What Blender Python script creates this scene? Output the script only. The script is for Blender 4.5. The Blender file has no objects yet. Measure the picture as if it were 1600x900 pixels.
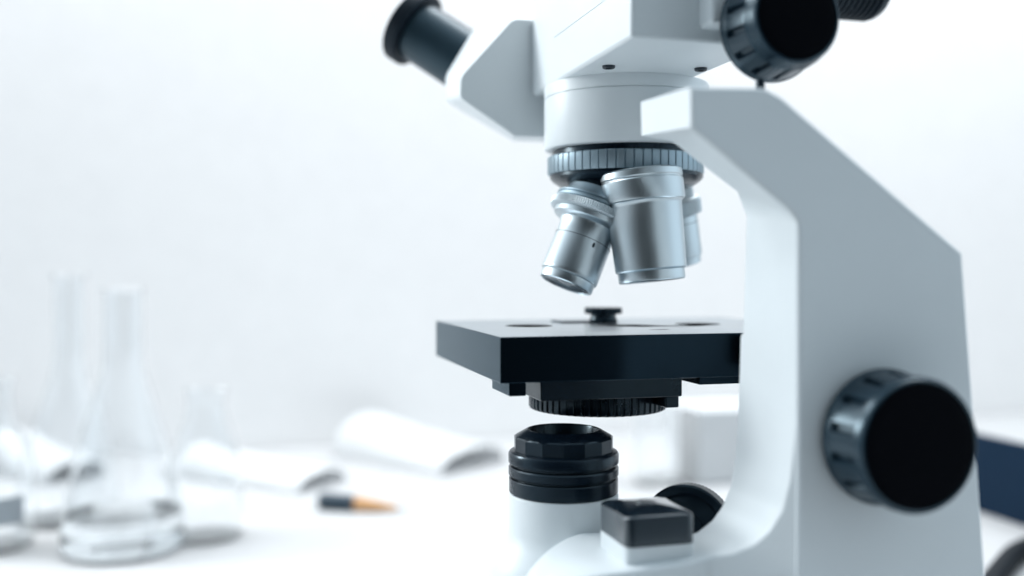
import bpy, bmesh, math, random
from mathutils import Vector, Matrix

random.seed(7)
MM = 0.001
OX, OY, OZ = 120.0, 290.0, -144.0          # millimetre datum -> world origin on the table under the stage
C = bpy.context.scene.collection
SC = bpy.context.scene

def W(x, y, z):
    return Vector(((x - OX) * MM, (y - OY) * MM, (z - OZ) * MM))

# ------------------------------------------------------------------ camera
cam = bpy.data.cameras.new('camera')
cam.sensor_width = 36.0
cam.lens = 34.875
cam.shift_y = -28.0 / 1600.0
cam.clip_start = 0.01
cam.clip_end = 20.0
cam.dof.use_dof = True
cam.dof.focus_distance = 0.282
cam.dof.aperture_fstop = 4.6
cam_o = bpy.data.objects.new('camera', cam)
cam_o.location = W(0, 0, 0)
cam_o.rotation_euler = (math.radians(90), 0, math.radians(-15.3))
C.objects.link(cam_o)
SC.camera = cam_o

# ------------------------------------------------------------------ world: a dim studio, paler overhead, dark behind the camera
world = bpy.data.worlds.new('World')
SC.world = world
world.use_nodes = True
nt = world.node_tree
nt.nodes.clear()
wo = nt.nodes.new('ShaderNodeOutputWorld')
bg = nt.nodes.new('ShaderNodeBackground')
tc = nt.nodes.new('ShaderNodeTexCoord')
rmp = nt.nodes.new('ShaderNodeMapRange')
rmp.inputs['From Min'].default_value = -0.95
rmp.inputs['From Max'].default_value = 0.1
rmp.inputs['To Min'].default_value = 0.03
rmp.inputs['To Max'].default_value = 1.42
rmp.interpolation_type = 'SMOOTHSTEP'
dt = nt.nodes.new('ShaderNodeVectorMath'); dt.operation = 'DOT_PRODUCT'
dt.inputs[1].default_value = (0.42, 0.89, 0.18)
nt.links.new(tc.outputs['Generated'], dt.inputs[0])
nt.links.new(dt.outputs['Value'], rmp.inputs['Value'])
nt.links.new(rmp.outputs[0], bg.inputs['Strength'])
bg.inputs['Color'].default_value = (0.74, 0.89, 1.0, 1)
nt.links.new(bg.outputs[0], wo.inputs[0])

# ------------------------------------------------------------------ lamps (unseen softboxes)
def softbox(name, loc, target, sx, sy, power, col, spread=180):
    l = bpy.data.lights.new(name, 'AREA')
    l.shape = 'RECTANGLE'; l.size = sx; l.size_y = sy; l.energy = power; l.color = col; l.spread = math.radians(spread)
    o = bpy.data.objects.new(name, l)
    o.location = loc
    o.rotation_euler = (Vector(target) - Vector(loc)).to_track_quat('-Z', 'Y').to_euler()
    C.objects.link(o)
    return o

softbox('side_softbox', W(-480, 640, 200), W(110, 290, 0), 0.15, 0.20, 0.92, (0.94, 0.985, 1.0), 105)
softbox('rear_softbox', W(-230, 720, 470), W(110, 260, -20), 0.8, 0.45, 0.75, (0.95, 0.985, 1.0), 130)
softbox('wall_fill_light', W(180, 600, 800), W(210, 800, 100), 1.9, 0.30, 14.9, (0.985, 0.99, 1.0))  # unseen lamp added above to brighten the wall and table

SC.view_settings.view_transform = 'Standard'
SC.view_settings.look = 'None'
SC.view_settings.exposure = 0.0
SC.view_settings.gamma = 1.0
SC.cycles.max_bounces = 14
SC.cycles.transmission_bounces = 12
SC.cycles.transparent_max_bounces = 12
SC.cycles.caustics_refractive = True
SC.cycles.use_denoising = True
SC.cycles.sample_clamp_indirect = 6.0

# ------------------------------------------------------------------ materials
def new_mat(name):
    m = bpy.data.materials.new(name)
    m.use_nodes = True
    n = m.node_tree
    b = n.nodes['Principled BSDF']
    return m, n, b

def plastic(name, col, rough=0.45, bump=0.05, scale=2500.0, var=0.06, spec=0.5, coat=0.0, tint=(1, 1, 1)):
    m, n, b = new_mat(name)
    b.inputs['Specular IOR Level'].default_value = spec
    b.inputs['Coat Weight'].default_value = coat
    b.inputs['Specular Tint'].default_value = (*tint, 1)
    b.inputs['Coat Roughness'].default_value = 0.12
    t = n.nodes.new('ShaderNodeTexCoord')
    no = n.nodes.new('ShaderNodeTexNoise'); no.inputs['Scale'].default_value = scale; no.inputs['Detail'].default_value = 3
    n.links.new(t.outputs['Object'], no.inputs['Vector'])
    lo = n.nodes.new('ShaderNodeTexNoise'); lo.inputs['Scale'].default_value = 60; lo.inputs['Detail'].default_value = 5
    n.links.new(t.outputs['Object'], lo.inputs['Vector'])
    mr = n.nodes.new('ShaderNodeMapRange')
    mr.inputs['To Min'].default_value = max(0.02, rough - var); mr.inputs['To Max'].default_value = rough + var
    n.links.new(lo.outputs['Fac'], mr.inputs['Value'])
    n.links.new(mr.outputs[0], b.inputs['Roughness'])
    mx = n.nodes.new('ShaderNodeMix'); mx.data_type = 'RGBA'
    mx.inputs['A'].default_value = (*[c * 0.965 for c in col], 1)
    mx.inputs['B'].default_value = (*[min(1, c * 1.03) for c in col], 1)
    n.links.new(lo.outputs['Fac'], mx.inputs['Factor'])
    n.links.new(mx.outputs['Result'], b.inputs['Base Color'])
    if bump:
        bp = n.nodes.new('ShaderNodeBump'); bp.inputs['Strength'].default_value = bump; bp.inputs['Distance'].default_value = 0.0002
        n.links.new(no.outputs['Fac'], bp.inputs['Height'])
        n.links.new(bp.outputs[0], b.inputs['Normal'])
    return m

def steel(name, col, rough, aniso=0.6, streak=0.10):
    m, n, b = new_mat(name)
    b.inputs['Metallic'].default_value = 1.0
    b.inputs['Anisotropic'].default_value = aniso
    t = n.nodes.new('ShaderNodeTexCoord')
    mp = n.nodes.new('ShaderNodeMapping'); mp.inputs['Scale'].default_value = (30, 30, 14000)
    no = n.nodes.new('ShaderNodeTexNoise'); no.inputs['Scale'].default_value = 1.0; no.inputs['Detail'].default_value = 4
    n.links.new(t.outputs['Object'], mp.inputs[0]); n.links.new(mp.outputs[0], no.inputs['Vector'])
    mr = n.nodes.new('ShaderNodeMapRange')
    mr.inputs['To Min'].default_value = rough - streak * 0.6; mr.inputs['To Max'].default_value = rough + streak
    n.links.new(no.outputs['Fac'], mr.inputs['Value']); n.links.new(mr.outputs[0], b.inputs['Roughness'])
    mx = n.nodes.new('ShaderNodeMix'); mx.data_type = 'RGBA'
    mx.inputs['A'].default_value = (*[c * 0.95 for c in col], 1); mx.inputs['B'].default_value = (*col, 1)
    n.links.new(no.outputs['Fac'], mx.inputs['Factor']); n.links.new(mx.outputs['Result'], b.inputs['Base Color'])
    tg = n.nodes.new('ShaderNodeTangent'); tg.direction_type = 'RADIAL'; tg.axis = 'Z'
    n.links.new(tg.outputs[0], b.inputs['Tangent'])
    return m

M_WHITE = plastic('white_enamel', (0.69, 0.735, 0.755), 0.42, 0.03)
M_BLACK = plastic('black_anodised', (0.003, 0.007, 0.013), 0.26, 0.03, spec=0.4, tint=(0.62, 0.86, 1.0))
M_STAGE = plastic('stage_black', (0.012, 0.022, 0.032), 0.15, 0.0, var=0.02, spec=0.5, tint=(0.74, 0.82, 0.87))
_b = M_STAGE.node_tree.nodes['Principled BSDF']
_b.inputs['Metallic'].default_value = 1.0
M_STAGE_SHEEN = plastic('stage_top_sheen', (0.38, 0.435, 0.475), 0.24, 0.0, var=0.04, spec=0.5)  # paler than the stage sides: grazing reflection of the wall put into the colour
M_STAGE_SHEEN.node_tree.nodes['Principled BSDF'].inputs['Metallic'].default_value = 1.0
M_RUBBER = plastic('black_rubber', (0.004, 0.006, 0.011), 0.50, 0.06, spec=0.25, tint=(0.62, 0.86, 1.0))
M_KNOB = plastic('black_knob', (0.006, 0.017, 0.028), 0.26, 0.03, spec=0.6, tint=(0.62, 0.86, 1.0))
M_MATT = plastic('matt_black', (0.001, 0.0015, 0.003), 0.75, 0.05, spec=0.04)
M_GLOSS = plastic('black_gloss', (0.004, 0.009, 0.015), 0.22, 0.01, spec=0.5, coat=1.0, tint=(0.62, 0.86, 1.0))
M_TUBE = plastic('blue_black_tube', (0.011, 0.025, 0.036), 0.34, 0.04, spec=0.6, tint=(0.62, 0.86, 1.0))
M_STEEL = steel('brushed_steel', (0.53, 0.59, 0.62), 0.31, streak=0.03)
M_KNURL = steel('knurled_alloy', (0.30, 0.38, 0.43), 0.45, 0.0)
M_FINE = steel('fine_knurl', (0.60, 0.66, 0.69), 0.5, 0.0)
M_DARKSTEEL = plastic('dark_groove', (0.02, 0.03, 0.04), 0.5, 0.0)
M_NAVY = plastic('navy_card', (0.007, 0.021, 0.044), 0.7, 0.05, spec=0.08)
M_CABLE = plastic('cable_rubber', (0.004, 0.007, 0.011), 0.6, 0.04, spec=0.2)
M_PAPER = plastic('white_paper', (0.70, 0.715, 0.725), 0.85, 0.15, 900, spec=0.2)
M_SHEET = plastic('thin_paper', (0.82, 0.83, 0.835), 0.85, 0.10, 900, spec=0.1)
_n = M_SHEET.node_tree; _tr = _n.nodes.new('ShaderNodeBsdfTranslucent'); _tr.inputs['Color'].default_value = (0.88, 0.89, 0.90, 1)
_ms = _n.nodes.new('ShaderNodeMixShader'); _ms.inputs[0].default_value = 0.32
_n.links.new(_n.nodes['Principled BSDF'].outputs[0], _ms.inputs[1]); _n.links.new(_tr.outputs[0], _ms.inputs[2])
_n.links.new(_ms.outputs[0], _n.nodes['Material Output'].inputs['Surface'])
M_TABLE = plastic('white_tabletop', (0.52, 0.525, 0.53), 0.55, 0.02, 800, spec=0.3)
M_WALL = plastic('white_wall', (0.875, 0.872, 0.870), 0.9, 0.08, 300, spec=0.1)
M_PENCIL = plastic('dark_lacquer', (0.026, 0.048, 0.070), 0.35, 0.02)
M_LABEL = plastic('grey_label', (0.58, 0.63, 0.67), 0.7, 0.05)

def wood():
    m, n, b = new_mat('bare_wood')
    t = n.nodes.new('ShaderNodeTexCoord')
    mp = n.nodes.new('ShaderNodeMapping'); mp.inputs['Scale'].default_value = (900, 900, 60)
    no = n.nodes.new('ShaderNodeTexNoise'); no.inputs['Scale'].default_value = 1.0; no.inputs['Detail'].default_value = 4
    n.links.new(t.outputs['Object'], mp.inputs[0]); n.links.new(mp.outputs[0], no.inputs['Vector'])
    mx = n.nodes.new('ShaderNodeMix'); mx.data_type = 'RGBA'
    mx.inputs['A'].default_value = (0.56, 0.29, 0.125, 1); mx.inputs['B'].default_value = (0.70, 0.42, 0.21, 1)
    n.links.new(no.outputs['Fac'], mx.inputs['Factor']); n.links.new(mx.outputs['Result'], b.inputs['Base Color'])
    b.inputs['Roughness'].default_value = 0.65
    return m
M_WOOD = wood()

def glass(name, col, ior=1.46):
    m, n, b = new_mat(name)
    b.inputs['Base Color'].default_value = (*col, 1)
    b.inputs['Transmission Weight'].default_value = 1.0
    b.inputs['IOR'].default_value = ior
    t = n.nodes.new('ShaderNodeTexCoord')
    no = n.nodes.new('ShaderNodeTexNoise'); no.inputs['Scale'].default_value = 40; no.inputs['Detail'].default_value = 2
    n.links.new(t.outputs['Object'], no.inputs['Vector'])
    mr = n.nodes.new('ShaderNodeMapRange'); mr.inputs['To Min'].default_value = 0.0; mr.inputs['To Max'].default_value = 0.03
    n.links.new(no.outputs['Fac'], mr.inputs['Value']); n.links.new(mr.outputs[0], b.inputs['Roughness'])
    return m
M_GLASS = glass('clear_glass', (0.985, 0.995, 1.0))
M_WATER = glass('clear_water', (0.97, 0.99, 1.0), 1.33)

# ------------------------------------------------------------------ mesh helpers
def weight_normals(o):
    md = o.modifiers.new('weighted_normals', 'WEIGHTED_NORMAL')
    md.weight = 90; md.keep_sharp = True

def finish(name, bm, mat, parent=None, matrix=None, angle=32):
    bmesh.ops.recalc_face_normals(bm, faces=bm.faces[:])
    me = bpy.data.meshes.new(name)
    bm.to_mesh(me); bm.free()
    for p in me.polygons: p.use_smooth = True
    me.set_sharp_from_angle(angle=math.radians(angle))
    me.materials.append(mat)
    o = bpy.data.objects.new(name, me)
    C.objects.link(o)
    if matrix is not None: o.matrix_world = matrix
    else: weight_normals(o)
    if parent is not None: o.parent = parent
    return o

def bevel(bm, w, edges=None, seg=3):
    bmesh.ops.bevel(bm, geom=(edges if edges is not None else bm.edges[:]), offset=w * MM, segments=seg,
                    profile=0.5, affect='EDGES', clamp_overlap=True)

def bm_box(x0, x1, y0, y1, z0, z1, bv=0.0, seg=3):
    bm = bmesh.new()
    bmesh.ops.create_cube(bm, size=1.0)
    a, b = W(x0, y0, z0), W(x1, y1, z1)
    for v in bm.verts:
        v.co = Vector(((a[i] + b[i]) / 2 + v.co[i] * (b[i] - a[i]) for i in range(3)))
    if bv: bevel(bm, bv, seg=seg)
    return bm

def bm_loft(near, far, y0, y1, bv=0.0, seg=3):
    """two outlines in the XZ plane (same count) at depth y0 and y1"""
    bm = bmesh.new()
    n = [bm.verts.new(W(x, y0, z)) for x, z in near]
    f = [bm.verts.new(W(x, y1, z)) for x, z in far]
    bm.faces.new(n); bm.faces.new(f[::-1])
    k = len(n)
    for i in range(k):
        bm.faces.new((n[i], f[i], f[(i + 1) % k], n[(i + 1) % k]))
    bmesh.ops.recalc_face_normals(bm, faces=bm.faces[:])
    if bv:
        bm.verts.index_update()
        edges = [e for e in bm.edges if (e.verts[0].index < k) == (e.verts[1].index < k)]
        bevel(bm, bv, edges, seg)
    return bm

def lerp(a, b, t): return a + (b - a) * t

def rounded(poly, radii, n=6):
    """round each corner of a 2-D polygon"""
    out = []
    k = len(poly)
    for i, p in enumerate(poly):
        r = radii[i]
        p = Vector(p); a = Vector(poly[i - 1]); b = Vector(poly[(i + 1) % k])
        if r <= 0:
            out += [tuple(p)] * 1; continue
        da = (a - p).normalized(); db = (b - p).normalized()
        ang = da.angle(db); t = min(r / math.tan(ang / 2), (a - p).length * 0.48, (b - p).length * 0.48)
        s, e = p + da * t, p + db * t
        for j in range(n + 1):
            u = j / n
            out.append(tuple((1 - u) ** 2 * s + 2 * u * (1 - u) * p + u * u * e))
    return out

def bm_lathe(prof, n=96, wave=None, base=None, closed=False):
    """profile [(r, h)] round local Z, millimetres; wave(i, n, r, h) -> radius for knurling"""
    bm = base if base is not None else bmesh.new()
    rings = []
    for r, h in prof:
        if r < 1e-6:
            rings.append([bm.verts.new((0, 0, h * MM))])
        else:
            ring = []
            for i in range(n):
                a = 2 * math.pi * i / n
                rr = wave(i, n, r, h) if wave else r
                ring.append(bm.verts.new((rr * MM * math.cos(a), rr * MM * math.sin(a), h * MM)))
            rings.append(ring)
    pairs = list(zip(rings[:-1], rings[1:]))
    if closed: pairs.append((rings[-1], rings[0]))
    for A, B in pairs:
        if len(A) == 1 and len(B) == 1: continue
        for i in range(n):
            j = (i + 1) % n
            if len(A) == 1: bm.faces.new((A[0], B[i], B[j]))
            elif len(B) == 1: bm.faces.new((A[i], A[j], B[0]))
            else: bm.faces.new((A[i], A[j], B[j], B[i]))
    return bm

def frame_at(p, d=(0, 0, 1)):
    """matrix whose local +Z runs along d, placed at millimetre point p"""
    q = Vector(d).normalized().to_track_quat('Z', 'Y')
    return Matrix.Translation(W(*p)) @ q.to_matrix().to_4x4()

def knurl(period, depth, hs=None):
    def f(i, n, r, h):
        if hs and not (hs[0] - 1e-6 <= h <= hs[1] + 1e-6): return r
        return r - (depth if (i % period) == 0 else 0.0)
    return f

def cut(target, cutters):
    """boolean the cutters out of a mesh object, then throw them away"""
    for c in cutters:
        md = target.modifiers.new('cut', 'BOOLEAN'); md.operation = 'DIFFERENCE'; md.solver = 'EXACT'; md.object = c
    bpy.context.view_layer.update()
    dg = bpy.context.evaluated_depsgraph_get()
    me = bpy.data.meshes.new_from_object(target.evaluated_get(dg))
    target.modifiers.clear()
    old = target.data; target.data = me
    me.name = target.name
    for c in cutters: bpy.data.objects.remove(c, do_unlink=True)
    for p in me.polygons: p.use_smooth = True
    me.set_sharp_from_angle(angle=math.radians(32))
    weight_normals(target)

def empty(name, label, cat, loc=(0, 0, 0), group=None):
    o = bpy.data.objects.new(name, None)
    o.empty_display_size = 0.02
    o.location = loc
    o['label'] = label; o['category'] = cat
    if group: o['group'] = group
    C.objects.link(o)
    bpy.context.view_layer.update()
    return o

def adopt(child, parent):
    """parent keeping the child's place in the world"""
    bpy.context.view_layer.update()
    child.parent = parent
    child.matrix_parent_inverse = parent.matrix_world.inverted()
    return child

def part(name, bm, mat, parent, matrix=None, angle=32):
    o = finish(name, bm, mat, None, matrix, angle)
    return adopt(o, parent)

def tag(o, label, cat, group=None):
    o['label'] = label; o['category'] = cat
    if group: o['group'] = group
    return o

# ------------------------------------------------------------------ the setting
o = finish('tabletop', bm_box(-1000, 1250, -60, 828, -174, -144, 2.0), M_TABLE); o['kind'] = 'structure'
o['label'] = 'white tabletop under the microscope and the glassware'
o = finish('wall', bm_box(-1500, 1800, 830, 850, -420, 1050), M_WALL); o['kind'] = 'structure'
o['label'] = 'plain white wall behind the table'

# ------------------------------------------------------------------ the microscope
MIC = empty('microscope', 'white laboratory microscope with black stage, knobs and steel objectives', 'microscope', W(120, 270, -144))

# arm: a cranked slab; its front edge flares into the base
near = [(95.6, 40.4), (113.6, 41.0), (118.0, 39.2), (166.4, 4.1), (179.0, -143.5), (121.6, -143.5), (122.0, -20), (122.0, 10.6),
        (120.3, 13.0), (97.4, 29.8), (95.6, 31.4)]
far = [(95.0, 41.4), (113.6, 41.5), (118.0, 39.6), (166.4, 4.1), (179.0, -143.5), (121.4, -143.5), (122.9, -20), (124.0, 13.5),
       (121.4, 20.0), (103.2, 32.3), (95.2, 33.2)]
ARM = part('arm', bm_loft(near, far, 200, 228, 1.1, 4), M_WHITE, MIC, angle=40)
# bracket carrying the head column on the arm
bm = bmesh.new()
sec = [(226.0, 33.5, 40.0), (274.0, 41.5, 48.0)]
vs = []
for y, z0, z1 in sec:
    vs.append([bm.verts.new(W(x, y, z)) for x, z in ((115.0, z0), (129.0, z0), (129.0, z1), (115.0, z1))])
bm.faces.new(vs[0]); bm.faces.new(vs[1][::-1])
for i in range(4):
    bm.faces.new((vs[0][i], vs[1][i], vs[1][(i + 1) % 4], vs[0][(i + 1) % 4]))
part('bracket', bm, M_WHITE, ARM)

# base: platform that curls up into the arm, illuminator post
prof = [(62, -73.2), (66, -71.6), (72, -70.6), (80, -70.1), (90, -69.8), (101, -69.3), (107.5, -68.2), (112, -66.2), (115.5, -63.3), (118, -59.6), (120, -54.5), (121.2, -47), (121.9, -38), (122.4, -24), (122.6, -16)]
def lerp(a, b, t): return a + (b - a) * t
fine = []
for i in range(len(prof) - 1):
    for j in range(4):
        fine.append((lerp(prof[i][0], prof[i + 1][0], j / 4), lerp(prof[i][1], prof[i + 1][1], j / 4)))
fine.append(prof[-1])
def near_y(x):
    return 215.0 if x < 108 else 215.0 - (x - 108) / 14.6 * 14.7
FAR = [(62, 219), (64, 223.5), (68, 230), (75, 239.5), (82, 247), (88, 251), (94, 248), (103, 237.5), (110, 231.5), (121.5, 228.2), (122.7, 227.8)]
def far_y(x):
    for (xa, ya), (xb, yb) in zip(FAR[:-1], FAR[1:]):
        if x <= xb: return lerp(ya, yb, max(0, (x - xa) / (xb - xa)))
    return FAR[-1][1]
bm = bmesh.new()
cols = []
for x, z in fine:
    y0, y1 = near_y(x), far_y(x)
    pts = [(y0, -142.5), (y0, z - 1.2), (y0 + 0.25, z - 0.55), (y0 + 0.7, z - 0.15), (y0 + 1.4, z)]
    pts += [(lerp(y0 + 1.4, y1 - 1.4, k / 6), z) for k in range(1, 7)]
    pts += [(y1 - 0.5, z - 0.3), (y1, z - 1.2), (y1, -142.5)]
    cols.append([bm.verts.new(W(x, y, zz)) for y, zz in pts])
for A, B in zip(cols[:-1], cols[1:]):
    for i in range(len(A) - 1):
        bm.faces.new((A[i], A[i + 1], B[i + 1], B[i]))
    bm.faces.new((A[-1], A[0], B[0], B[-1]))
bm.faces.new(cols[0]); bm.faces.new(cols[-1][::-1])
BASE = part('base', bm, M_WHITE, MIC, angle=45)
bm = bm_lathe([(0, -62.2), (14.6, -62.2), (15.2, -62.5), (15.45, -63.2), (15.45, -72.5), (15.8, -74.2), (16.9, -76.4), (18.8, -79.2), (20.6, -82.6), (21.6, -86), (22.8, -91), (24.5, -104), (26, -142.5), (0, -142.5)], 128)
part('illuminator_post', bm, M_WHITE, BASE, frame_at((87.8, 266, 0)))
part('foot_plate', bm_box(40, 172, 203, 286, -143.9, -132, 1.0), M_WHITE, BASE)

# illuminator: black lens barrel on the post
ILL = part('illuminator', bm_lathe([(14.9, -62.4), (15.35, -62.0), (15.35, -58.4), (15.2, -58.2), (14.4, -58.1), (14.4, -57.6), (15.2, -57.5), (15.5, -57.2), (15.5, -55.3), (15.2, -54.9), (14.4, -54.7), (14.4, -54.2),
                                    (15.3, -54.1), (15.55, -53.8), (15.55, -51.5), (15.2, -50.9), (14.2, -50.5), (13.0, -50.5)], 128), M_BLACK, MIC, frame_at((87.8, 266, 0)))
bm = bmesh.new()
NF = 15
pr = [(14.05, -50.6), (14.05, -46.9), (13.5, -46.5), (10.7, -44.9), (10.1, -44.7), (9.6, -44.8), (9.4, -45.3), (8.9, -49.5), (0, -49.8)]
def facet(i, n, r, h):
    if h > -46.8: return r
    a = (i % 6) / 6.0
    return r * (math.cos(math.pi / NF) / math.cos((a - 0.5) * 2 * math.pi / NF)) 
part('lens_hood', bm_lathe(pr, NF * 6, facet), M_BLACK, ILL, frame_at((87.8, 266, 0)), 20)

# switch block
sw = [(87.8, 218.5), (105.6, 218.5), (105.6, 237.5), (87.8, 237.5)]
def bm_block(outline, z0, z1, dome=0.0, bv=0.5, top_seg=10):
    """rounded block with a gently domed top"""
    bm = bmesh.new()
    cx = sum(p[0] for p in outline) / len(outline); cy = sum(p[1] for p in outline) / len(outline)
    hx = max(abs(p[0] - cx) for p in outline); hy = max(abs(p[1] - cy) for p in outline)
    def zc(x, y):
        return z1 + dome * (1 - (((x - cx) / hx) ** 2 + ((y - cy) / hy) ** 2) * 0.55)
    def ring(q, dz):
        out = []
        for x, y in outline:
            xx, yy = cx + (x - cx) * q, cy + (y - cy) * q
            out.append(bm.verts.new(W(xx, yy, zc(xx, yy) - dz)))
        return out
    lo = [bm.verts.new(W(x, y, z0)) for x, y in outline]
    rings = [lo, ring(1.0, bv), ring(1 - 0.25 * bv / hx, bv * 0.45), ring(1 - 0.6 * bv / hx, bv * 0.12), ring(1 - bv / hx, 0.0)]
    for k in range(1, top_seg):
        rings.append(ring((1 - k / top_seg) * (1 - bv / hx), 0.0))
    for A, B in zip(rings[:-1], rings[1:]):
        for i in range(len(A)):
            j = (i + 1) % len(A)
            bm.faces.new((A[i], A[j], B[j], B[i]))
    c = bm.verts.new(W(cx, cy, z1 + dome))
    for i in range(len(rings[-1])):
        bm.faces.new((rings[-1][i], rings[-1][(i + 1) % len(outline)], c))
    bm.faces.new(lo[::-1])
    return bm
SW = part('power_switch', bm_block(rounded(sw, [2.2] * 4, 8), -65.6, -58.8, 1.5, 0.5), M_GLOSS, MIC, angle=40)
sw2 = [(88.3, 219.0), (105.1, 219.0), (105.1, 237.0), (88.3, 237.0)]
part('switch_base', bm_block(rounded(sw, [2.2] * 4, 8), -71.5, -65.75, 0.0, 0.1), M_WHITE, SW, angle=40)
part('button', bm_lathe([(0, 0.14), (2.4, 0.12), (2.5, 0.0), (2.6, -0.6), (0, -0.6)], 64), M_GLOSS, SW, frame_at((96.7, 228, -57.36), (0, 0, 1)))

# dial behind the base
DIAL = part('dial', bm_lathe([(0, -0.4), (4.5, -0.4), (5.0, -0.9), (9.4, -0.9), (10.2, 0.0), (12.0, 0.0), (12.5, -0.4), (12.6, -1.0), (12.6, -4.2), (12.1, -4.8), (0, -4.8)], 150,
                             knurl(2, 0.18, (-4.3, -0.9))), M_BLACK, MIC, frame_at((116.0, 246, -70.6), (-0.66, -0.75, 0.05)))
part('axle', bm_lathe([(0, -20), (3.5, -20), (3.5, -4.7), (0, -4.7)], 32), M_BLACK, DIAL, frame_at((116.0, 246, -70.6), (-0.66, -0.75, 0.05)))
part('axle_bracket', bm_box(118, 132, 226, 262, -140, -72, 1), M_WHITE, BASE)

# focus knobs on the near side of the arm
def focus_knob(cx, cz, yb, yf, rb, rf, tilt=(0, -1, 0), ribs=14):
    L = yb - yf
    k = ribs * 12
    def ribwave(i, n, r, h):
        if not (L * 0.20 <= h <= L * 0.72): return r
        a = i % 12
        return r - (1.15 if a in (5, 6, 7) else 0.0)
    pr = [(0, 0), (rb - 0.3, 0), (rb, 0.5), (rb, L * 0.10), (rb - 0.4, L * 0.16), (rb - 0.5, L * 0.19), (rb - 0.55, L * 0.21), (rb - 1.3, L * 0.70),
          (rb - 1.35, L * 0.73), (rf + 0.45, L * 0.80), (rf + 0.3, L * 0.95), (rf - 0.1, L), (rf - 0.5, L + 0.15), (rf - 0.8, L - 0.1), (rf - 0.9, L - 0.9)]
    m = frame_at((cx, yb, cz), tilt)
    kn = part('focus_knob', bm_lathe(pr, k, ribwave), M_KNOB, MIC, m)
    part('cap', bm_lathe([(rf - 0.88, L - 0.95), (rf - 0.95, L - 0.1), (rf - 1.6, L + 0.1), (rf - 3.5, L + 0.2), (0, L + 0.25)], 96), M_MATT, kn, m)
    return kn
kn1 = focus_knob(142.8, -38.4, 198.6, 184.8, 15.8, 14.7)
kn1['label'] = 'large black focus knob low on the arm'
part('collar', bm_lathe([(0, -1.6), (12, -1.6), (12, 0.3), (0, 0.3)], 64), M_BLACK, kn1, frame_at((142.8, 198.6, -38.4), (0, -1, 0)))
kn2 = focus_knob(128.4, 60.8, 224.5, 210.5, 13.7, 11.3)
kn2['label'] = 'black focus knob on the side of the head'
part('collar', bm_lathe([(0, -9.5), (7, -9.5), (7, 0.3), (0, 0.3)], 64), M_BLACK, kn2, frame_at((128.4, 224.5, 60.8), (0, -1, 0)))
part('stop_pin', bm_lathe([(0, -17.2), (1.1, -17.2), (1.1, -11), (0, -11)], 24), M_BLACK, kn2, frame_at((120.9, 215, 57.0), (0, 0, 1)))

# head
HEAD = finish('head', bm_box(95, 133.5, 233.5, 322, 58.6, 116, 1.3, 4), M_WHITE)
cut(HEAD, [finish('seam_cutter', bm_box(94.5, 95.35, 225, 297, 72.86, 73.12), M_WHITE)])
adopt(HEAD, MIC)
part('knob_mount', bm_box(113.8, 132, 226.5, 235, 62, 115, 1.2), M_WHITE, HEAD)
for (sx, sy) in ((101.9, 267.3), (128.9, 263.4)):
    part('screw', bm_lathe([(0, 0.1), (0.9, 0.1), (0.95, -0.6), (1.5, -0.7), (1.8, -0.5), (1.9, 0.2), (0, 0.2)], 32), M_DARKSTEEL, HEAD, frame_at((sx, sy, 58.5)))
hp = rounded([(118, 85.0), (88.5, 84.8), (70.6, 64.5), (70.3, 57.2), (89.2, 45.2), (118, 45.3)], [0, 5.0, 5.5, 3.0, 2.0, 0], 8)
hm = rounded([(118, 93.0), (84.5, 92.9), (70.5, 69.3), (70.5, 60.3), (95.5, 46.9), (118, 47.0)], [0, 5.0, 5.5, 3.0, 2.0, 0], 8)
hb = [(lerp(x, 96, 0.40), lerp(z, 68, 0.40)) for x, z in hm]
bm = bmesh.new()
secs = [[bm.verts.new(W(lerp(x, 96, k), y, lerp(z, 66, k))) for x, z in o_] for o_, y, k in ((hp, 322.2, 0.012), (hp, 322.5, 0.0), (hm, 347.5, 0.0), (hm, 348.2, 0.012), (hb, 378, 0.0))]
bm.faces.new(secs[0]); bm.faces.new(secs[-1][::-1])
for A, B in zip(secs[:-1], secs[1:]):
    for i in range(len(A)):
        k = (i + 1) % len(A); bm.faces.new((A[i], A[k], B[k], B[i]))
HOUS = part('prism_housing', bm, M_WHITE, HEAD, angle=40)

# eyepiece
ed = Vector((-0.68, 0.46, 0.55)).normalized()
EP = part('eyepiece', bm_lathe([(0, -12), (11.35, -12), (11.3, 18.4), (11.0, 18.8), (11.0, 19.6), (0, 19.6)], 128), M_TUBE, MIC, frame_at((77.9, 360, 78.8), ed))
part('eyecup', bm_lathe([(10.9, 19.4), (13.8, 19.6), (14.3, 20.0), (14.4, 20.8), (14.4, 24.4), (14.0, 25.0), (12.2, 25.2), (11.4, 24.4), (9.6, 21), (0, 21)], 128), M_RUBBER, EP, frame_at((77.9, 360, 78.8), ed))

# camera port on the far side of the head
CP = part('camera_port', bm_lathe([(0, -62), (7.5, -62), (7.5, -16), (10.6, -15.6), (11.2, -15), (11.2, 9), (10.6, 10), (9.5, 10.2), (9.2, 8), (0, 8)], 64), M_BLACK, MIC, frame_at((196, 290, 95.5), (1, 0, 0)))
rb = bmesh.new()
for k in range(11):
    h = -14.0 + k * 2.1
    bm_lathe([(11.0, h - 0.7), (11.7, h - 0.35), (11.7, h + 0.35), (11.0, h + 0.7)], 64, base=rb)
part('grip_ring', rb, M_RUBBER, CP, frame_at((196, 290, 95.5), (1, 0, 0)))

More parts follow.
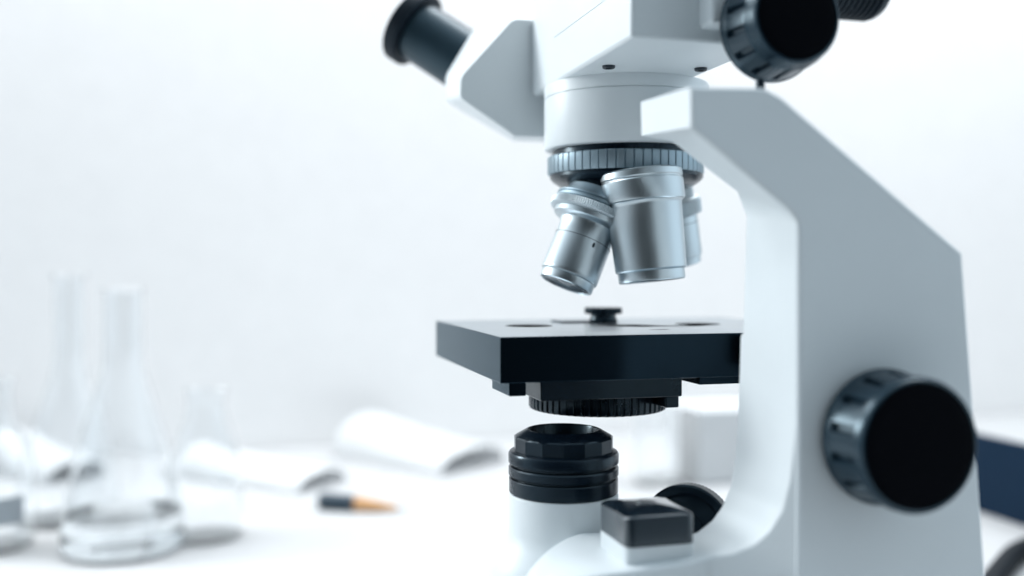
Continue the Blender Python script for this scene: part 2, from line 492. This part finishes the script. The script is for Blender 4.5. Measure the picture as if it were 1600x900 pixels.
# column and revolving nosepiece
COL = part('column', bm_lathe([(0, 58.62), (26.2, 58.62), (26.3, 58.3), (26.3, 54.85), (25.95, 54.75), (25.95, 54.5), (26.3, 54.4), (26.3, 39.2), (26.0, 38.5), (25.4, 38.2), (0, 38.2)], 160), M_WHITE, MIC, frame_at((119.8, 298.7, 0)))
NOSE = part('nosepiece', bm_lathe([(0, 38.4), (23.6, 38.4), (23.6, 34.0), (22.0, 33.4), (22.0, 31.2), (24.5, 30.45), (24.5, 29.5), (23.6, 28.4), (21.0, 26.6), (0, 25.6)], 160), M_BLACK, MIC, frame_at((119.8, 298.7, 0)))
part('grip_ring', bm_lathe([(22.2, 36.0), (24.6, 36.25), (25.0, 35.9), (25.0, 31.0), (24.7, 30.5), (22.2, 30.3)], 58 * 10, lambda i, n, r, h: r - (0.35 if (i % 10 == 0 and r > 24) else 0)), M_KNURL, NOSE, frame_at((119.5, 298.7, 0)))

def objective(top, tip, collar_prof, body_prof, ring=None, mark=None, seam=None):
    t, b = Vector(top), Vector(tip)
    d = (t - b)
    m = frame_at(tip, d)
    ob = part('objective', bm_lathe(body_prof, 128), M_STEEL, MIC, m, 25)
    if collar_prof: part('collar', bm_lathe(collar_prof, 128), M_STEEL, ob, m, 25)
    if ring:
        pr, n, dep = ring
        part('grip_ring', bm_lathe(pr, n, knurl(2, dep)), M_FINE, ob, m, 25)
    if seam:
        r, h = seam
        part('seam', bm_lathe([(r - 0.4, h - 0.09), (r + 0.015, h - 0.09), (r + 0.015, h + 0.09), (r - 0.4, h + 0.09)], 128, closed=True), M_DARKSTEEL, ob, m)
    if mark:
        ang, r, h = mark
        dl = m.to_3x3().inverted() @ Vector((0.1, -1.0, 0.0)); ang = math.atan2(dl.y, dl.x)
        p = m @ Vector((r * MM * math.cos(ang), r * MM * math.sin(ang), h * MM))
        bmk = bmesh.new(); bmesh.ops.create_icosphere(bmk, subdivisions=2, radius=0.45 * MM)
        for v in bmk.verts: v.co.z *= 1.9
        part('index_mark', bmk, M_DARKSTEEL, ob, Matrix.Translation(p) @ m.to_3x3().to_4x4())
    part('front_lens', bm_lathe([(body_prof[0][0] - 0.1 if body_prof[0][0] > 0 else 6, 0.5), (4, 0.9), (2.2, 0.6), (0, 0.2)], 64), M_GLOSS, ob, m)
    return ob

# front objective (nearest), left objective, rear objective
o = objective((117.5, 281.0, 29.2), (120.2, 278.6, -3.4),
          [(11.2, 23.9), (12.0, 23.9), (12.4, 24.2), (12.6, 24.9), (12.6, 30.2), (12.35, 30.6), (12.35, 30.9), (12.6, 31.3), (12.5, 33.0), (11.9, 33.5), (0, 33.5)],
          [(9.3, 0.4), (9.7, 0.0), (10.0, 0.2), (10.1, 0.6), (10.1, 3.0), (10.5, 3.2), (10.75, 3.6), (10.8, 4.2), (11.1, 13), (11.35, 22.6), (11.6, 23.5), (11.9, 24.0)])
o['label'] = 'nearest objective, with a smooth stepped steel collar'
tL, bL = (108.2, 291.6, 22.6), (96.4, 290.0, -4.7)
o = objective(tL, bL,
          None,
          [(7.7, 0.4), (8.0, 0.0), (8.35, 0.2), (8.45, 0.5), (8.45, 2.6), (8.8, 2.8), (9.0, 3.2), (9.05, 4.0), (8.95, 14.6), (8.85, 14.8), (8.8, 18.5), (9.3, 19.8), (11.3, 20.4), (11.8, 20.8), (11.9, 22.3)],
          ring=([(11.7, 22.3), (13.4, 22.4), (13.8, 22.8), (13.8, 24.7), (13.5, 25.0), (11.7, 25.1)], 240, 0.22), mark=(-1.15, 8.93, 13.2), seam=(9.0, 14.7))
o['label'] = 'objective leaning outward, with a knurled ring'
dL = (Vector(tL) - Vector(bL)); mL = frame_at(bL, dL)
part('mount', bm_lathe([(12.4, 25.0), (13.0, 25.5), (13.0, 26.1), (12.5, 26.3), (12.5, 26.6), (12.9, 26.8), (12.9, 27.2), (11.4, 27.8), (10.4, 29.2), (10.2, 30.6), (0, 31)], 120), M_KNURL, o, mL)
part('thread', bm_lathe([(10.2, 30.5), (10.2, 34), (0, 34)], 160, knurl(2, 0.35)), M_BLACK, o, mL)
o = objective((138.6, 308.5, 28.0), (143.6, 312.0, 2.2), None,
          [(7.6, 0.4), (7.9, 0.0), (8.4, 0.3), (8.45, 2.4), (8.9, 2.7), (9.0, 3.4), (8.9, 13.0), (8.8, 16.5), (9.4, 16.8)],
          ring=([(9.0, 16.8), (10.3, 17.0), (10.6, 17.4), (10.6, 21.5), (10.1, 22.2), (8.4, 22.5), (8.4, 28), (0, 28)], 180, 0.25), seam=(8.88, 14.2))
o['label'] = 'objective half hidden behind the nearest one'

# stage with holes and groove
STG = finish('stage', bm_box(66.2, 176, 253.5, 343.5, -30.1, -17.75, 0.35, 2), M_STAGE)
cutters = [finish('hole_cutter', bm_lathe([(0, -26), (7.6, -26), (7.6, -10), (0, -10)], 64), M_STAGE, None, frame_at((88.6, 303.6, 0))),
           finish('hole_cutter', bm_lathe([(0, -26), (7.4, -26), (7.4, -10), (0, -10)], 64), M_STAGE, None, frame_at((145.0, 298.5, 0)))]
# curved groove between the two holes on the right, and a keyhole slot
def groove(path, wid, z0):
    bm = bmesh.new()
    L, R = [], []
    for i, p in enumerate(path):
        a = Vector(path[max(0, i - 1)]); b = Vector(path[min(len(path) - 1, i + 1)])
        t = (b - a).normalized(); nrm = Vector((-t.y, t.x)); w = wid[i] / 2
        L.append(Vector(p) + nrm * w); R.append(Vector(p) - nrm * w)
    out = L + R[::-1]
    lo = [bm.verts.new(W(p.x, p.y, z0)) for p in out]; hi = [bm.verts.new(W(p.x, p.y, -10)) for p in out]
    bm.faces.new(lo); bm.faces.new(hi[::-1])
    for i in range(len(out)):
        j = (i + 1) % len(out); bm.faces.new((lo[i], hi[i], hi[j], lo[j]))
    return bm
path = [(113.0, 305.0), (116.0, 300.0), (119.5, 296.5), (124.0, 293.4), (129.0, 291.0), (134.0, 289.6), (138.5, 289.8), (141.5, 291.6), (143.5, 294.6)]
wid = [1.5, 7.0, 13.0, 11.0, 5.0, 4.2, 4.4, 6.0, 9.0]
cutters.append(finish('groove_cutter', groove(path, wid, -23.0), M_STAGE))
path2 = [(120.6 - 3.2, 274.4), (120.6, 273.6), (123.8, 274.4)]
cutters.append(finish('groove_cutter', groove(path2, [1.2, 2.6, 1.2], -20), M_STAGE))
cut(STG, cutters)
STG.data.materials.append(M_STAGE_SHEEN)
for p in STG.data.polygons:                       # upper face, pale with painted sheen, not the bottoms of the holes
    if p.normal.z > 0.99 and abs(p.center.z - (-17.75 - OZ) * MM) < 0.0001: p.material_index = 1
adopt(STG, MIC)
part('guide_rail', bm_box(124.8, 170, 256, 276, -32.4, -29.9, 0.3), M_STAGE, STG)
part('stage_support', bm_box(146, 172, 226.5, 258, -29.0, -19.0, 0.5), M_STAGE, STG)
# clip plate lying on the stage top, and thumb screw
bm = bm_box(104.0, 124.0, 316.5, 329.0, -17.74, -17.2, 0.2, 2)
part('clip_plate', bm, M_STAGE, STG)
TS = part('thumb_screw', bm_lathe([(0, -17.3), (4.5, -17.3), (4.7, -16.9), (4.3, -15.6), (4.3, -15.2), (5.4, -15.0), (6.3, -14.9), (6.45, -14.6), (6.45, -13.2), (6.3, -12.9), (5.9, -12.75), (0, -12.85)], 128,
                               lambda i, n, r, h: r - (0.3 if (i % 4 == 0 and r > 6) else 0)), M_BLACK, STG, frame_at((120.0, 320.0, 0)))

# condenser under the stage
CON = part('condenser', bm_box(79.9, 122.4, 262, 318, -36.3, -30.0, 0.4), M_BLACK, MIC)
part('adjusting_ring', bm_lathe([(0, -36.2), (20.6, -36.2), (21.2, -36.6), (21.3, -37.0), (21.3, -41.8), (21.0, -42.4), (20.4, -42.7), (17, -42.7), (15, -41), (0, -41)], 56 * 6,
                           lambda i, n, r, h: r - ((0.45 if i % 6 in (0, 1) else 0.0) if r > 20.9 else 0)), M_BLACK, CON, frame_at((106.8, 290.0, 0)))
part('lug', bm_box(118.0, 122.38, 264, 275, -39.8, -36.2, 0.5), M_BLACK, CON)
part('side_block', bm_box(69.8, 74.6, 258, 277, -34.1, -29.95, 0.3), M_STAGE, STG)

# ------------------------------------------------------------------ glassware
def vessel(name, label, cx, cy, prof, wall, group, thick_base=1.7, liquid=None, cat='flask', size=1.2):
    """prof: outer [(r, h)] from the foot upward to the lip, wall thickness in mm"""
    prof = [(r * size, h * size) for r, h in prof]
    root = empty(name, label, cat, W(cx, cy, -144), group)
    m = Matrix.Translation(W(cx, cy, -143.9))
    outer = [(0, 0.3), (prof[0][0] - 1.5, 0.0)] + prof
    inner = [(max(0.4, r - wall), h) for r, h in prof if h > thick_base][::-1]
    rb = inner[-1][0]
    full = outer + inner + [(rb - 1.2, thick_base + 0.2), (rb - 3, thick_base), (0, thick_base + 0.4)]
    part('body', bm_lathe(full, 96), M_GLASS, root, m, 50)
    if liquid:
        lv = [(r - wall + 0.05, h) for r, h in prof if thick_base < h < liquid]
        r_top = lv[-1][0]
        fullL = [(0, thick_base + 0.3), (lv[0][0] - 1.5, thick_base + 0.1)] + lv + [(r_top - 0.1, liquid), (r_top - 1.0, liquid - 0.4), (0, liquid - 0.5)]
        part('liquid', bm_lathe(fullL, 96), M_WATER, root, m, 50)
    return root

def smooth_prof(pts, n=8):
    """Catmull-Rom through the outline points"""
    out = []
    P = [pts[0]] + pts + [pts[-1]]
    for i in range(1, len(P) - 2):
        for j in range(n):
            t = j / n
            q = []
            for k in (0, 1):
                p0, p1, p2, p3 = P[i - 1][k], P[i][k], P[i + 1][k], P[i + 2][k]
                q.append(0.5 * (2 * p1 + (p2 - p0) * t + (2 * p0 - 5 * p1 + 4 * p2 - p3) * t * t + (3 * p1 - p0 - 3 * p2 + p3) * t ** 3))
            out.append(tuple(q))
    out.append(pts[-1])
    return out

GR = 'clear glass flasks on the left of the table'
vessel('flask', 'tall long-necked glass flask nearest the front, water in its broad foot', -58.3, 547,
       smooth_prof([(22.5, 0.3), (25.0, 2.2), (25.3, 6), (24.6, 14), (22.6, 26), (19.5, 40), (15.6, 55), (11.5, 68), (9.0, 76), (8.3, 82), (8.2, 100), (8.2, 110), (8.9, 111.4), (9.2, 112)]), 0.6, GR, liquid=19)
vessel('flask', 'tallest glass flask, behind the front flask and before a paper roll', -95.4, 620,
       smooth_prof([(20.5, 0.3), (22.8, 2.2), (23.1, 6), (22.4, 16), (20.0, 30), (16.6, 44), (12.4, 57), (8.8, 68), (7.3, 75), (7.0, 82), (7.0, 104), (7.0, 115), (7.8, 117), (8.2, 117.8)]), 0.55, GR)
c = vessel('flask', 'short glass flask with a grey label, cut by the photo edge', -124.2, 567.6,
       smooth_prof([(14.6, 0.3), (16.6, 2.0), (17.0, 6), (16.9, 26), (16.2, 36), (13.6, 45), (10.0, 52), (8.3, 57), (8.0, 62), (8.0, 70), (8.7, 72), (9.0, 72.8)]), 0.55, GR)
bm = bmesh.new()
ring0, ring1 = [], []
for i in range(25):
    a = math.radians(-120 + i * 3.6)
    for h, L in ((15, ring0), (29, ring1)):
        L.append(bm.verts.new((20.46 * MM * math.cos(a), 20.46 * MM * math.sin(a), h * MM)))
for i in range(24): bm.faces.new((ring0[i], ring0[i + 1], ring1[i + 1], ring1[i]))
r = bmesh.ops.solidify(bm, geom=bm.faces[:], thickness=0.12 * MM)
part('paper_label', bm, M_LABEL, c, Matrix.Translation(W(-124.2, 567.6, -143.9)))
vessel('flask', 'small squat glass flask with a sloping shoulder beside the pencil', -18.0, 560,
       smooth_prof([(14.4, 0.3), (16.2, 2.0), (16.5, 6), (16.4, 18), (16.0, 28), (14.2, 38), (11.4, 47), (9.2, 54), (8.5, 58), (8.5, 64), (9.2, 66), (9.4, 66.6)]), 0.55, GR)
vessel('beaker', 'faint glass beaker seen between the stage and the lamp', 271, 619,
       smooth_prof([(11.6, 0.3), (13.2, 2.0), (13.5, 5), (13.5, 30), (13.5, 55), (14.2, 58), (14.6, 58.6)]), 0.5, None, cat='beaker')

# ------------------------------------------------------------------ pencil stub
p0, p1 = Vector((46.1, 607.0, -138.75)), Vector((91.2, 584.6, -141.0))
PEN = empty('pencil', 'dark lacquered pencil stub with a bare orange wood point', 'pencil', W(68, 596, -144))
m = frame_at(tuple(p0), p1 - p0)
def hexa(i, n, r, h):
    a = (i % 8) / 8.0
    return r * (math.cos(math.pi / 6) / math.cos((a - 0.5) * math.pi / 3) * 0.5 + 0.5)
part('shaft', bm_lathe([(0, -0.5), (3.8, -0.4), (4.9, 0.6), (5.15, 1.7), (5.15, 22.6), (5.05, 23.0), (0, 23.3)], 48, hexa), M_PENCIL, PEN, m, 20)
part('wood_point', bm_lathe([(5.07, 22.9), (4.86, 24.2), (3.2, 36.5), (1.3, 49.4), (0, 49.6)], 48), M_WOOD, PEN, m)
part('lead', bm_lathe([(1.3, 49.3), (0.35, 56.4), (0, 56.6)], 24), M_LABEL, PEN, m)

# ------------------------------------------------------------------ curled sheets of paper
def curled_sheet(name, label, a, b, width, h0, h1, over=0.0, group=None, cat='paper'):
    """an arched sheet whose axis runs from a (far) to b (near) along one long edge; it spans `width` to the right of it"""
    a, b = Vector(a), Vector(b)
    ax = (b - a); L = ax.length; ax.normalize()
    side = Vector((-ax.y, ax.x))
    bm = bmesh.new()
    NU, NV = 14, 28
    g = []
    for i in range(NU + 1):
        u = i / NU
        row = []
        for j in range(NV + 1):
            v = j / NV
            th = math.pi * v * (1 - over)
            hh = lerp(h0, h1, u) * (1 + 0.05 * math.sin(u * 5 + v * 3))
            s = (1 - math.cos(th)) / 2 * width
            zz = hh * math.sin(th) ** 0.8 if th < math.pi else 0
            p = a + ax * (L * u) + side * s
            row.append(bm.verts.new(W(p.x, p.y, -143.5 + zz)))
        g.append(row)
    for i in range(NU):
        for j in range(NV):
            bm.faces.new((g[i][j], g[i + 1][j], g[i + 1][j + 1], g[i][j + 1]))
    bmesh.ops.recalc_face_normals(bm, faces=bm.faces[:])
    bmesh.ops.solidify(bm, geom=bm.faces[:], thickness=0.25 * MM)
    o = finish(name, bm, M_SHEET, None, None, 60)
    return tag(o, label, cat, group)
GP = 'curled sheets of white paper on the table'
curled_sheet('paper_sheet', 'large curled white sheet with an open shaded end, behind the pencil', (68, 768), (134, 679), 72, 29, 15, group=GP)
curled_sheet('paper_sheet', 'low curled white sheet between the small flask and the pencil', (-48, 727), (35, 648), 50, 19, 11, group=GP)
curled_sheet('paper_sheet', 'white paper roll seen through the tallest flask', (-182, 786), (-126, 720), 46, 27, 13, group=GP)

# ------------------------------------------------------------------ things to the right
BX = finish('navy_board', bm_box(424, 430, 350, 580, -143.9, -98.4, 0.8), M_NAVY)
tag(BX, 'dark navy board standing on its long edge behind the microscope arm', 'board')
WB = finish('white_box', bm_box(295, 355, 606, 654, -143.9, -94, 1.5), M_PAPER)
tag(WB, 'small white box beside the faint beaker', 'box')

# power cable
def tube(path, r, n=16, sub=10):
    P = [Vector(p) for p in path]
    Q = [P[0]] + P + [P[-1]]
    pts = []
    for i in range(1, len(Q) - 2):
        for j in range(sub):
            t = j / sub
            p0, p1, p2, p3 = Q[i - 1], Q[i], Q[i + 1], Q[i + 2]
            pts.append(0.5 * (2 * p1 + (p2 - p0) * t + (2 * p0 - 5 * p1 + 4 * p2 - p3) * t * t + (3 * p1 - p0 - 3 * p2 + p3) * t ** 3))
    pts.append(P[-1])
    bm = bmesh.new(); rings = []
    for i, p in enumerate(pts):
        t = (pts[min(i + 1, len(pts) - 1)] - pts[max(i - 1, 0)]).normalized()
        a = t.cross(Vector((0, 0, 1))).normalized(); b = a.cross(t)
        rings.append([bm.verts.new(W(*(p + (a * math.cos(2 * math.pi * k / n) + b * math.sin(2 * math.pi * k / n)) * r))) for k in range(n)])
    for A, B in zip(rings[:-1], rings[1:]):
        for k in range(n): bm.faces.new((A[k], A[(k + 1) % n], B[(k + 1) % n], B[k]))
    bm.faces.new(rings[0]); bm.faces.new(rings[-1][::-1])
    return bm
cb = finish('power_cable', tube([(174.0, 214, -128), (186, 225, -133), (212, 254, -138.3), (280, 332, -138.8), (343, 386, -138.8), (376, 409, -138.8), (400, 412, -138.8), (413, 392, -138.8), (416, 330, -138.8)], 5.0), M_CABLE)
tag(cb, 'thick black cable lying on the table at the foot of the microscope', 'cable')
